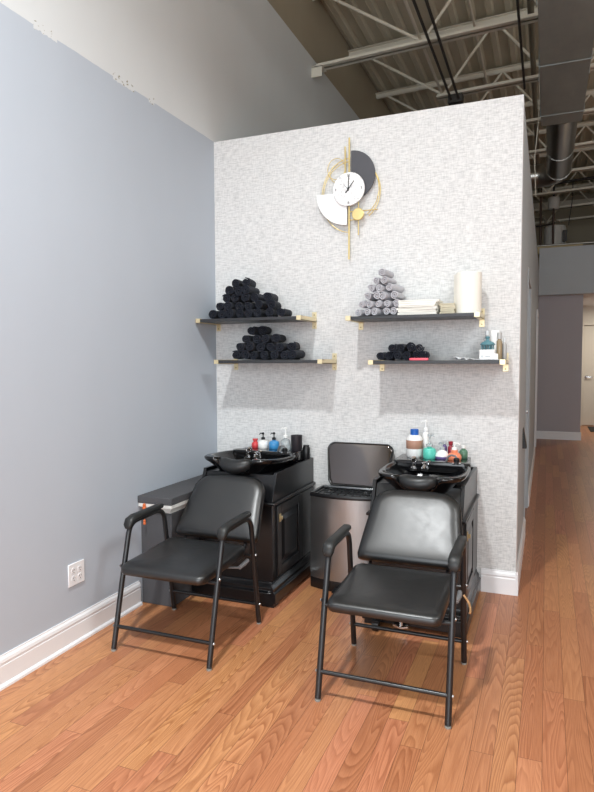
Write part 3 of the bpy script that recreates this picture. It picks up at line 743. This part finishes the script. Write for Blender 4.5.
b = bottle('slim_bottle', 'small bluish bottle just behind the squat white bottle', 'bottle', (1.650, -0.075, z), cyl_prof(0.016, 0.07, 0.009, 0.010, 0.004), 'p_purple')
MB().lathe([(0, 0), (0.012, 0), (0.012, 0.018), (0, 0.02)], (0, 0, 0.078), 12).build('cap', 'p_clear', b)
b = bottle('pump_bottle', 'orange bottle with white pump at the right ledge end', 'pump bottle', (1.726, -0.185, z), cyl_prof(0.042, 0.040, 0.020, 0.022, 0.010), 'p_orange'); pump(b, 0.060, 'p_white', 0.011, 0.034, 0.03, 0.2)
b = bottle('slim_bottle', 'dark green bottle behind the orange pump bottle', 'bottle', (1.768, -0.095, z), cyl_prof(0.026, 0.050, 0.012, 0.012), 'p_green')
MB().lathe([(0, 0), (0.014, 0), (0.014, 0.016), (0, 0.018)], (0, 0, 0.062), 12).build('cap', 'p_white', b)

# ------------------------------------------------------------------ products on the lower right shelf
ZS = 1.4452
b = bottle('cream_jar', 'white square cream jar under the teal scalp brush', 'jar', (1.913, -0.215, ZS + 0.004), [(0, 0)], 'p_white') if False else thing('cream_jar', 'white square cream jar under the teal scalp brush', 'jar', (1.910, -0.195, ZS + 0.005))
MB().puff(rounded_rect(0.044, 0.036, 0.010, 4), [(0.004, 0), (0, 0.003), (0, 0.036), (0.002, 0.038)]).build('body', 'p_white', b)
MB().puff(rounded_rect(0.045, 0.037, 0.010, 4), [(0.001, 0.038), (0, 0.040), (0, 0.053), (0.004, 0.056)]).build('lid', 'p_white', b)
MB().box(-0.034, -0.018, -0.0366, -0.0361, 0.010, 0.013).box(-0.034, -0.022, -0.0366, -0.0361, 0.016, 0.022).box(-0.010, 0.02, -0.0366, -0.0361, 0.012, 0.018).build('label_marks', 'p_greytext', b, smooth=False)
sb = thing('scalp_brush', 'teal scalp massage brush lying on the white jar', 'brush', (1.910, -0.195, ZS + 0.0615))
m = MB().lathe([(0, 0.030), (0.030, 0.026), (0.042, 0.027), (0.043, 0.031), (0.034, 0.040), (0.018, 0.049), (0.010, 0.054), (0.009, 0.062), (0.014, 0.070), (0.010, 0.076), (0, 0.078)], (0, 0, 0), 24)
m.build('handle', 'p_teal', sb)
m = MB()
for k in range(16):
    a = 2 * pi * k / 16; r = 0.034 if k % 2 else 0.022
    m.lathe([(0, 0.0), (0.003, 0.001), (0.0035, 0.030), (0, 0.031)], (r * cos(a), r * sin(a), 0), 8)
br = m.build('bristles', 'p_teal', sb); br['kind'] = 'stuff'
b = thing('cream_tube', 'white tube standing on its cap behind the scalp brush', 'tube', (1.942, -0.075, ZS + 0.001))
MB().lathe([(0, 0), (0.017, 0), (0.017, 0.026), (0, 0.027)], (0, 0, 0), 20).build('cap', 'p_white', b)
m = MB(); rings = []
for k in range(7):
    f = k / 6; rx = 0.020 + 0.004 * f; ry = 0.018 * (1 - f) + 0.002
    rings.append([(rx * cos(a), ry * sin(a), 0.027 + 0.150 * f) for a in [2 * pi * q / 20 for q in range(20)]])
m.rings(rings).build('body', 'p_white', b)
b = bottle('slim_bottle', 'clear slim bottle left of the white tube', 'bottle', (1.895, -0.075, ZS), cyl_prof(0.017, 0.140, 0.009, 0.008), 'p_clear')
MB().lathe([(0, 0), (0.012, 0), (0.012, 0.028), (0, 0.03)], (0, 0, 0.148), 14).build('cap', 'p_pale', b)
b = bottle('oil_bottle', 'amber oil bottle with silver cap beside the white tube', 'bottle', (1.972, -0.150, ZS + 0.001), cyl_prof(0.0165, 0.118, 0.010, 0.006), 'p_amber')
MB().lathe([(0, 0), (0.014, 0), (0.014, 0.036), (0.012, 0.038), (0, 0.038)], (0, 0, 0.122), 16).build('cap', 'p_silver', b)
b = bottle('spray_bottle', 'slim silver spray bottle at the right shelf end', 'bottle', (1.998, -0.110, ZS + 0.004), cyl_prof(0.0135, 0.100, 0.007, 0.004, 0.008), 'p_silver')
MB().lathe([(0, 0), (0.008, 0), (0.008, 0.024), (0, 0.026)], (0, 0, 0.100), 14).build('cap', 'p_pale', b)
tag(MB().puff(rounded_rect(0.013, 0.013, 0.004, 3), [(0.001, 0), (0, 0.002), (0, 0.028), (0.003, 0.032)], Matrix.Translation((1.958, -0.232, ZS + 0.005))).build('small_box', 'p_white'), 'tiny white box right of the cream jar', 'box')
nx, ny = 30, 10; m = MB(); rows = []
for j in range(ny + 1):
    rows.append([(1.715 + 0.285 * i / nx + 0.01 * sin(j * 1.3), -0.262 + 0.13 * j / ny,
                  ZS + 0.0012 + (0.019 * abs(sin(i * 0.7 + j * 0.55)) * (1 - i / 17) if i < 16 else 0.0) + 0.002 * abs(sin(i * 2.1 + j)) + (0.006 if 10 < j else 0)) for i in range(nx + 1)])
m.rings(rows, False)
o = m.build('plastic_sheet', 'sheet_clear'); md = o.modifiers.new('s', 'SOLIDIFY'); md.thickness = 0.0012; md.offset = 1
tag(o, 'crumpled pale plastic sheet under the products on the shelf', 'plastic sheet')
tag(MB().puff(rounded_rect(0.058, 0.008, 0.007, 4), [(0.003, 0), (0, 0.003), (0, 0.012), (0.003, 0.015)], Matrix.Translation((1.522, -0.258, ZS))).build('pink_comb_case', 'p_pink', bevel=0.001), 'thin pink case lying before the black towels', 'case')

# ------------------------------------------------------------------ wall clock
ck = thing('wall_clock', 'modern wall clock with marble dial, dark and white half discs', 'clock', (1.012, 0, 2.570))
def plate(name, poly, y0, y1, mat): return MB().prism(poly, 'y', y0, y1).build(name, mat, ck, angle=40)
S = 0.00119
plate('dark_panel', [(0.018 + q[0], 0.076 + q[1]) for q in arc(0, 0, 0.160, -90, 90, 40)], -0.030, -0.022, 'clock_dark')
plate('white_panel', [(-0.008, -0.030)] + [(-0.008 + q[0], -0.030 + q[1]) for q in arc(0, 0, 0.208, 180, 270, 30)], -0.042, -0.034, 'clock_white')
dl = MB().lathe([(0, -0.046), (0.104, -0.046), (0.1065, -0.049), (0.1065, -0.060), (0.105, -0.062), (0, -0.062)], (0.0, 0, 0), 64, 'y').build('dial', 'marble', ck, loc=(0.010, 0, -0.016))
def hand(name, ang, L, wd, tail, y):
    m = MB().prism([(-wd, -tail), (wd, -tail), (wd * .6, L), (-wd * .6, L)], 'y', y, y - 0.0015)
    return m.xf(Matrix.Rotation(ang, 4, 'Y')).build(name, 'hand_black', dl, smooth=False)
hand('hour_hand', radians(38), 0.062, 0.0035, 0.030, -0.065)
hand('minute_hand', radians(2), 0.090, 0.0030, 0.014, -0.068)
hand('second_hand', radians(-48), 0.040, 0.0012, 0.008, -0.071)
MB().lathe([(0, -0.0625), (0.006, -0.0625), (0.006, -0.073), (0, -0.074)], (0, 0, 0), 14, 'y').build('hub', 'hand_black', dl)
for s, x, zz in [('12', 0, 0.087), ('3', 0.087, 0), ('6', 0, -0.087), ('9', -0.087, 0)]:
    cu = bpy.data.curves.new('numeral', 'FONT'); cu.body = s; cu.size = 0.024; cu.align_x = 'CENTER'; cu.align_y = 'CENTER'; cu.extrude = 0.0004
    cu.materials.append(M['hand_black'])
    tmp = bpy.data.objects.new('tmp', cu); COL.objects.link(tmp); bpy.context.view_layer.update()
    me = bpy.data.meshes.new_from_object(tmp.evaluated_get(bpy.context.evaluated_depsgraph_get())); bpy.data.objects.remove(tmp)
    if not me.materials: me.materials.append(M['hand_black'])
    o = bpy.data.objects.new('numeral', me); COL.objects.link(o); o.parent = dl; o.location = (x, -0.0628, zz); o.rotation_euler = (radians(90), 0, 0)
def rod(name, x0, z0, x1, z1, y, w): return MB().tube([(x0, y, z0), (x1, y, z1)], w, 8).build(name, 'clock_gold', ck)
rod('gold_rod', 0.006, 0.318, 0.004, -0.462, -0.032, 0.0058)
rod('gold_rod', -0.022, 0.265, -0.022, 0.05, -0.032, 0.0050)
rod('gold_rod', 0.068, -0.08, 0.068, -0.310, -0.032, 0.0038)
rod('gold_rod', 0.006, -0.155, 0.196, -0.155, -0.030, 0.0034)
rod('gold_rod', 0.006, -0.208, 0.075, -0.208, -0.030, 0.0034)
def ring(cx, cz, rx, rz_, a0, a1, y, w=0.0028, tw=0.0):
    n = 60
    pts = [(cx + rx * cos(radians(a0 + (a1 - a0) * k / n)), y + tw * sin(k * 0.5), cz + rz_ * sin(radians(a0 + (a1 - a0) * k / n))) for k in range(n + 1)]
    return MB().tube(pts, w, 8).build('gold_ring', 'clock_gold', ck)
ring(0.010, -0.045, 0.198, 0.238, 92, 268, -0.018)
ring(0.012, -0.030, 0.185, 0.200, 92, 180, -0.024)
ring(0.015, -0.030, 0.195, 0.200, -52, 52, -0.018, 0.003)
ring(0.020, -0.020, 0.182, 0.190, -55, 50, -0.022, 0.003, 0.003)
ring(-0.088, 0.135, 0.060, 0.068, 0, 360, -0.016, 0.0022)
ring(-0.075, 0.105, 0.058, 0.060, 90, 300, -0.012, 0.0022)
MB().lathe([(0, -0.044), (0.038, -0.044), (0.040, -0.047), (0.040, -0.053), (0.036, -0.056), (0, -0.057)], (0.071, 0, -0.180), 36, 'y').build('gold_disc', 'clock_gold', ck)
MB().box(-0.03, 0.06, -0.046, 0.0, -0.06, 0.06).build('movement_case', 'hand_black', ck, bevel=0.004)

# ------------------------------------------------------------------ grey storage box against the left wall
st = thing('storage_cabinet', 'low dark grey felt-covered cabinet between the blue wall and left unit', 'cabinet', (0.0, 0, 0))
MB().box(0.002, 0.215, -0.935, -0.02, 0.0, 0.555).build('body', 'felt', st, bevel=0.003)
MB().box(0.004, 0.234, -0.962, -0.02, 0.590, 0.612).box(0.012, 0.205, -0.925, -0.02, 0.555, 0.590).build('white_strip', 'melamine_white', st, bevel=0.002)
MB().box(0.001, 0.236, -0.965, -0.46, 0.612, 0.655).build('top_slab', 'felt', st, bevel=0.004)
MB().box(0.001, 0.236, -0.456, -0.02, 0.612, 0.653).build('top_slab', 'felt', st, bevel=0.004)
ks = MB()
for k in range(3): ks.tube([(0.215, -0.86 + 0.02 * k, 0.165), (0.228, -0.86 + 0.02 * k, 0.155), (0.222, -0.86 + 0.02 * k, 0.13)], 0.004, 8)
ks.build('latch', 'chrome', st)
tz = thing('tassel', 'orange beaded cord hanging from the grey cabinet front', 'tassel', (0.05, -0.966, 0.615))
tb = MB().tube([(0, 0.001, 0.0), (0, -0.003, -0.02), (0.003, -0.003, -0.075), (0.001, -0.003, -0.115)], 0.0022, 6)
tb.build('cord', 'orange_cord', tz)
for k, (q, r) in enumerate([(-0.012, .010), (-0.028, .012), (-0.045, .009), (-0.105, .008), (-0.12, .009)]):
    MB().lathe([(0, -r), (r * .75, -r * .7), (r, 0), (r * .75, r * .7), (0, r)], (0.002, -0.004, q), 12).build('bead', 'orange_cord', tz)

# ------------------------------------------------------------------ steel bin with open lid
bn = thing('trash_can', 'brushed steel pedal bin with its lid standing open', 'trash can', (1.075, -0.215, 0))
def can_outline(ins=0.0):
    hw, hd = 0.225 - ins, 0.15 - ins; pts = []
    pts += arc(hw - 0.05, hd - 0.05, 0.05, 0, 90, 5) + arc(-(hw - 0.05), hd - 0.05, 0.05, 90, 180, 5)
    for k in range(17):
        f = -1 + 2 * k / 16; pts.append((hw * f, -hd + 0.045 - 0.045 * (1 - f * f)))
    return pts
o0, o1 = can_outline(), can_outline(0.006)
MB().rings([[(x, y, z) for x, y in o0] for z in (0.065, 0.30, 0.590)]).build('body', 'steel', bn, angle=50)
MB().rings([[(x * k, y * k, z) for x, y in o0] for k, z in [(0.985, 0.0), (1.0, 0.004), (1.006, 0.064), (1.0, 0.068)]]).build('base_trim', 'black_plastic', bn, angle=50)
i1 = [(x * 0.93, y * 0.90) for x, y in o0]
m = MB().rings([[(x * a, y * b, z) for x, y in o0] for a, b, z in [(1.0, 1.0, 0.588), (1.008, 1.01, 0.592), (1.008, 1.01, 0.606), (0.99, 0.985, 0.614), (0.93, 0.90, 0.612), (0.90, 0.86, 0.59), (0.86, 0.82, 0.42)]])
m.build('liner_rim', 'black_plastic', bn, angle=50)
bars = MB()
for k in range(9):
    x = -0.19 + 0.0475 * k; bars.box(x - 0.003, x + 0.003, -0.10, 0.12, 0.603, 0.607)
for y in (-0.05, 0.02, 0.08): bars.box(-0.2, 0.2, y - 0.003, y + 0.003, 0.603, 0.607)
bars.build('liner_grid', 'black_plastic', bn, smooth=False)
lid = MB(); LO = arc(0.225 - 0.045, 0.285 - 0.045, 0.045, 0, 90, 6) + arc(-(0.225 - 0.045), 0.285 - 0.045, 0.045, 90, 180, 6) + [(-0.196, 0.03), (-0.176, 0.0), (0.176, 0.0), (0.196, 0.03)]
LO = [(x, y + (0.012 * (1 - (x / 0.225) ** 2) if y > 0.1 else 0)) for x, y in LO]
cx, cy = 0, 0.143
LC = [(x - cx, y - cy) for x, y in LO]
LM = Matrix.Translation((0.025, 0.085, 0.626)) @ Matrix.Rotation(radians(70), 4, 'X') @ Matrix.Translation((0, cy, 0))
LD = MB().puff(LC, [(0.012, -0.010), (0.0, -0.004), (0.0, 0.012), (0.006, 0.016), (0.010, 0.014)], LM).build('lid', 'black_plastic', bn, angle=40)
MB().puff(LC, [(0.012, 0.0142), (0.016, 0.0165), (0.022, 0.0168)], LM).build('lid_plate', 'lid_mirror', LD, angle=40)
MB().box(-0.20, 0.215, 0.075, 0.105, 0.612, 0.624).build('hinge_bar', 'steel', bn, bevel=0.003)
MB().box(-0.05, 0.05, -0.21, -0.14, 0.015, 0.03).build('pedal', 'black_plastic', bn, bevel=0.004)

# ------------------------------------------------------------------ chairs
def bez(p0, p1, p2, n=6):
    p0, p1, p2 = Vector(p0), Vector(p1), Vector(p2)
    return [(p0 * (1 - t) ** 2 + p1 * 2 * t * (1 - t) + p2 * t * t) for t in [k / n for k in range(n + 1)]]
def make_chair(label, loc, rz):
    c = thing('shampoo_chair', label, 'chair', loc, rz, 'black shampoo chairs')
    TX = 0.272
    for s in (-1, 1):
        x = s * TX
        pth = [Vector((x, -0.277, 0.012)), Vector((x, -0.200, 0.33))]
        pth += bez((x, -0.140, 0.56), (x, -0.124, 0.612), (x, -0.070, 0.615)) + bez((x, 0.10, 0.620), (x, 0.178, 0.622), (x, 0.190, 0.55))
        pth += [Vector((x, 0.228, 0.30)), Vector((x, 0.272, 0.012))]
        fr = MB().tube(pth, 0.0135, 14).build('side_frame', 'black_metal', c, angle=60)
        for yy, sg in ((-0.278, 1), (0.273, 1)):
            MB().lathe([(0, 0), (0.0120, 0), (0.0130, 0.003), (0.0130, 0.007), (0, 0.012)], (x, yy, 0), 14).build('foot_glide', 'clear_glide', fr)
        for yy, zz in ((-0.190, 0.405), (0.212, 0.405), (-0.254, 0.118), (0.256, 0.118)):
            MB().lathe([(0, 0), (0.0075, 0), (0.006, s * 0.005), (0, s * 0.006)], (x + s * 0.0130, yy, zz), 10, 'x').build('bolt', 'bolt_steel', fr)
        # padded armrest
        pp = [(-0.141, 0.585), (-0.139, 0.603), (-0.128, 0.622), (-0.092, 0.634), (-0.01, 0.637), (0.08, 0.640), (0.148, 0.642), (0.160, 0.641)]
        ww = [(0.018, 0.010), (0.026, 0.018), (0.027, 0.020), (0.025, 0.018), (0.023, 0.015), (0.023, 0.015), (0.022, 0.014), (0.016, 0.010)]
        prof = []
        for a, b in ww:
            prof.append([(a * math.copysign(abs(cos(q)) ** .7, cos(q)), b * math.copysign(abs(sin(q)) ** .7, sin(q))) for q in [2 * pi * k / 16 for k in range(16)]])
        MB().sweep([(x, y, z) for y, z in pp], prof).build('armrest', 'arm_rubber', c, angle=60)
    for yy, nm in ((-0.254, 'front_rail'), (0.256, 'rear_rail')):
        MB().tube([(-TX, yy, 0.118), (TX, yy, 0.118)], 0.0095, 12).build(nm, 'black_metal', c)
    # seat
    OUT = rounded_rect(0.240, 0.240, 0.04, 6)
    m = MB(); g = []
    lv = [(0.02, 0.0), (0.004, 0.004), (0.0, 0.014), (0.0, 0.036), (0.005, 0.048), (0.018, 0.056), (0.045, 0.061), (0.09, 0.063), (0.14, 0.064), (0.19, 0.064), (0.235, 0.064)]
    m.puff(OUT, lv)
    def seat(x, y, z):
        up = max(0.0, (z - 0.03) / 0.034)
        fr = max(0.0, (-y - 0.12) / 0.125)
        z2 = z + 0.016 * max(0, y + 0.1) / 0.35 * 1.0
        z2 -= up * 0.020 * fr * fr
        z2 += up * 0.009 * math.exp(-(x / 0.06) ** 2) * max(0, min(1, (-y + 0.10) / 0.2)) - up * 0.007 * math.exp(-((abs(x) - 0.13) / 0.07) ** 2) * (1 if y > -0.18 else 0.5)
        return (x, y - 0.035, z2 + 0.390)
    m.mod(seat).build('seat', 'vinyl', c, angle=70)
    for yy, zz in ((-0.190, 0.385), (0.213, 0.395)):
        MB().tube([(-TX, yy, zz), (TX, yy, zz)], 0.009, 10).build('seat_bar', 'black_metal', c)
    for s in (-1, 1):
        MB().box(s * 0.19 - 0.012, s * 0.19 + 0.012, -0.20, 0.22, 0.374, 0.394).build('seat_runner', 'black_metal', c, bevel=0.002)
    # backrest
    bo = []
    H = 0.390
    pts2 = [(-0.252, 0.03), (-0.245, 0.005), (-0.225, 0.0), (0.225, 0.0), (0.245, 0.005), (0.252, 0.03), (0.240, 0.14), (0.226, 0.245)]
    pts2 += [(0.117 + 0.105 * cos(radians(a)), 0.284 + 0.105 * sin(radians(a))) for a in range(8, 91, 12)] + [(0.08, H + 0.003), (0.0, H + 0.005), (-0.08, H + 0.003)]
    pts2 += [(-0.117 - 0.105 * sin(radians(a)), 0.284 + 0.105 * cos(radians(a))) for a in range(0, 83, 12)] + [(-0.226, 0.245), (-0.240, 0.14)]
    LCb = [(x * 1.035, z - 0.17) for x, z in pts2]
    BM = Matrix.Translation((0.004, 0.258, 0.458)) @ Matrix.Rotation(radians(90 - 37), 4, 'X') @ Matrix.Translation((0, 0.17, 0))
    m = MB().puff(LCb, [(0.010, -0.030), (0.0, -0.022), (0.0, -0.004), (0.003, 0.003), (0.004, 0.0), (0.010, 0.008), (0.026, 0.014), (0.034, 0.0175), (0.06, 0.020), (0.11, 0.0215), (0.16, 0.022)], BM)
    m.build('backrest', 'vinyl', c, angle=70)
    for s in (-1, 1):
        MB().tube([(s * 0.19, 0.16, 0.385), (s * 0.19, 0.265, 0.42), (s * 0.19, 0.30, 0.46), (s * 0.19, 0.405, 0.63)], 0.009, 8).build('back_support', 'black_metal', c)
    MB().tube([(0.18, 0.06, 0.372), (0.262, 0.075, 0.376)], 0.006, 8).tube([(0.258, 0.072, 0.376), (0.264, 0.12, 0.384), (0.262, 0.16, 0.388)], [0.010, 0.012, 0.011], 10).build('recline_lever', 'lever_grey', c)
    return c
lc = make_chair('black vinyl shampoo chair on the left, near the blue grey wall', (0.514, -1.228, 0), radians(0.5))
rc = make_chair('black vinyl shampoo chair on the right with pale sheen on its backrest', (1.621, -1.280, 0), radians(0.5))
MB().tube(bez((0.285, 0.10, 0.40), (0.325, 0.09, 0.36), (0.318, 0.05, 0.34)), 0.005, 8).build('hook', 'tan_hook', rc)

# ------------------------------------------------------------------ light
def area(name, loc, rot, sx, sy, power, col=(1, 1, 1), shape='RECTANGLE', spread=180):
    L = bpy.data.lights.new(name, 'AREA'); L.shape = shape; L.size = sx
    if shape in ('RECTANGLE', 'ELLIPSE'): L.size_y = sy
    L.energy = power; L.color = col; L.spread = radians(spread)
    o = bpy.data.objects.new(name, L); COL.objects.link(o); o.location = loc; o.rotation_euler = rot; return o
area('ceiling_lamp', (1.22, -3.35, 4.92), (0, 0, 0), 0.26, 0.26, 150, (0.96, 0.99, 1.0), 'DISK', 142)
area('side_fill', (4.9, -3.0, 4.8), (0, radians(48), 0), 1.2, 1.2, 62, (0.96, 0.99, 1.0), 'RECTANGLE', 125)  # added fill light, unseen, to brighten the left wall
area('daylight', (3.0, FY - 0.35, 2.1), (radians(90), 0, 0), 5.5, 3.5, 330, (0.90, 0.96, 1.0))
area('alcove_lamp', (3.6, 9.6, 2.55), (0, 0, 0), 0.3, 0.3, 32, (1.0, 0.95, 0.86), 'DISK')
P = bpy.data.lights.new('deck_fill', 'POINT'); P.energy = 34; P.shadow_soft_size = 0.15; P.color = (1.0, 0.98, 0.94)  # added fill light, unseen, lifting the roof deck and joists
po = bpy.data.objects.new('deck_fill', P); COL.objects.link(po); po.location = (5.4, 2.2, 3.9)

wd = bpy.data.worlds.new('World'); SC.world = wd; wd.use_nodes = True
bg = wd.node_tree.nodes['Background']; bg.inputs[0].default_value = (0.80, 0.88, 1.0, 1); bg.inputs[1].default_value = 1.0

# ------------------------------------------------------------------ camera
cam = bpy.data.cameras.new('camera'); co = bpy.data.objects.new('camera', cam); COL.objects.link(co)
yaw, pitch, roll = radians(21.9908), radians(3.31897), radians(-0.24982)
fw = Vector((-sin(yaw) * cos(pitch), cos(yaw) * cos(pitch), -sin(pitch))); r = Vector((cos(yaw), sin(yaw), 0)); u = r.cross(fw)
r, u = r * cos(roll) + u * sin(roll), u * cos(roll) - r * sin(roll)
Mx = Matrix((( r.x, u.x, -fw.x, 2.23155), (r.y, u.y, -fw.y, -3.96134), (r.z, u.z, -fw.z, 1.45), (0, 0, 0, 1)))
co.matrix_world = Mx
cam.sensor_fit = 'VERTICAL'; cam.sensor_height = 36.0; cam.sensor_width = 27.0; cam.lens = 618.114 / 792 * 36; cam.clip_start = 0.05; cam.clip_end = 100
SC.camera = co
SC.view_settings.view_transform = 'Standard'; SC.view_settings.look = 'None'; SC.view_settings.gamma = 1.0
SC.view_settings.use_curve_mapping = False; SC.view_settings.exposure = -0.16
SC.cycles.use_denoising = True
SC.cycles.max_bounces = 10; SC.cycles.diffuse_bounces = 6
SC.cycles.sample_clamp_indirect = 6.0
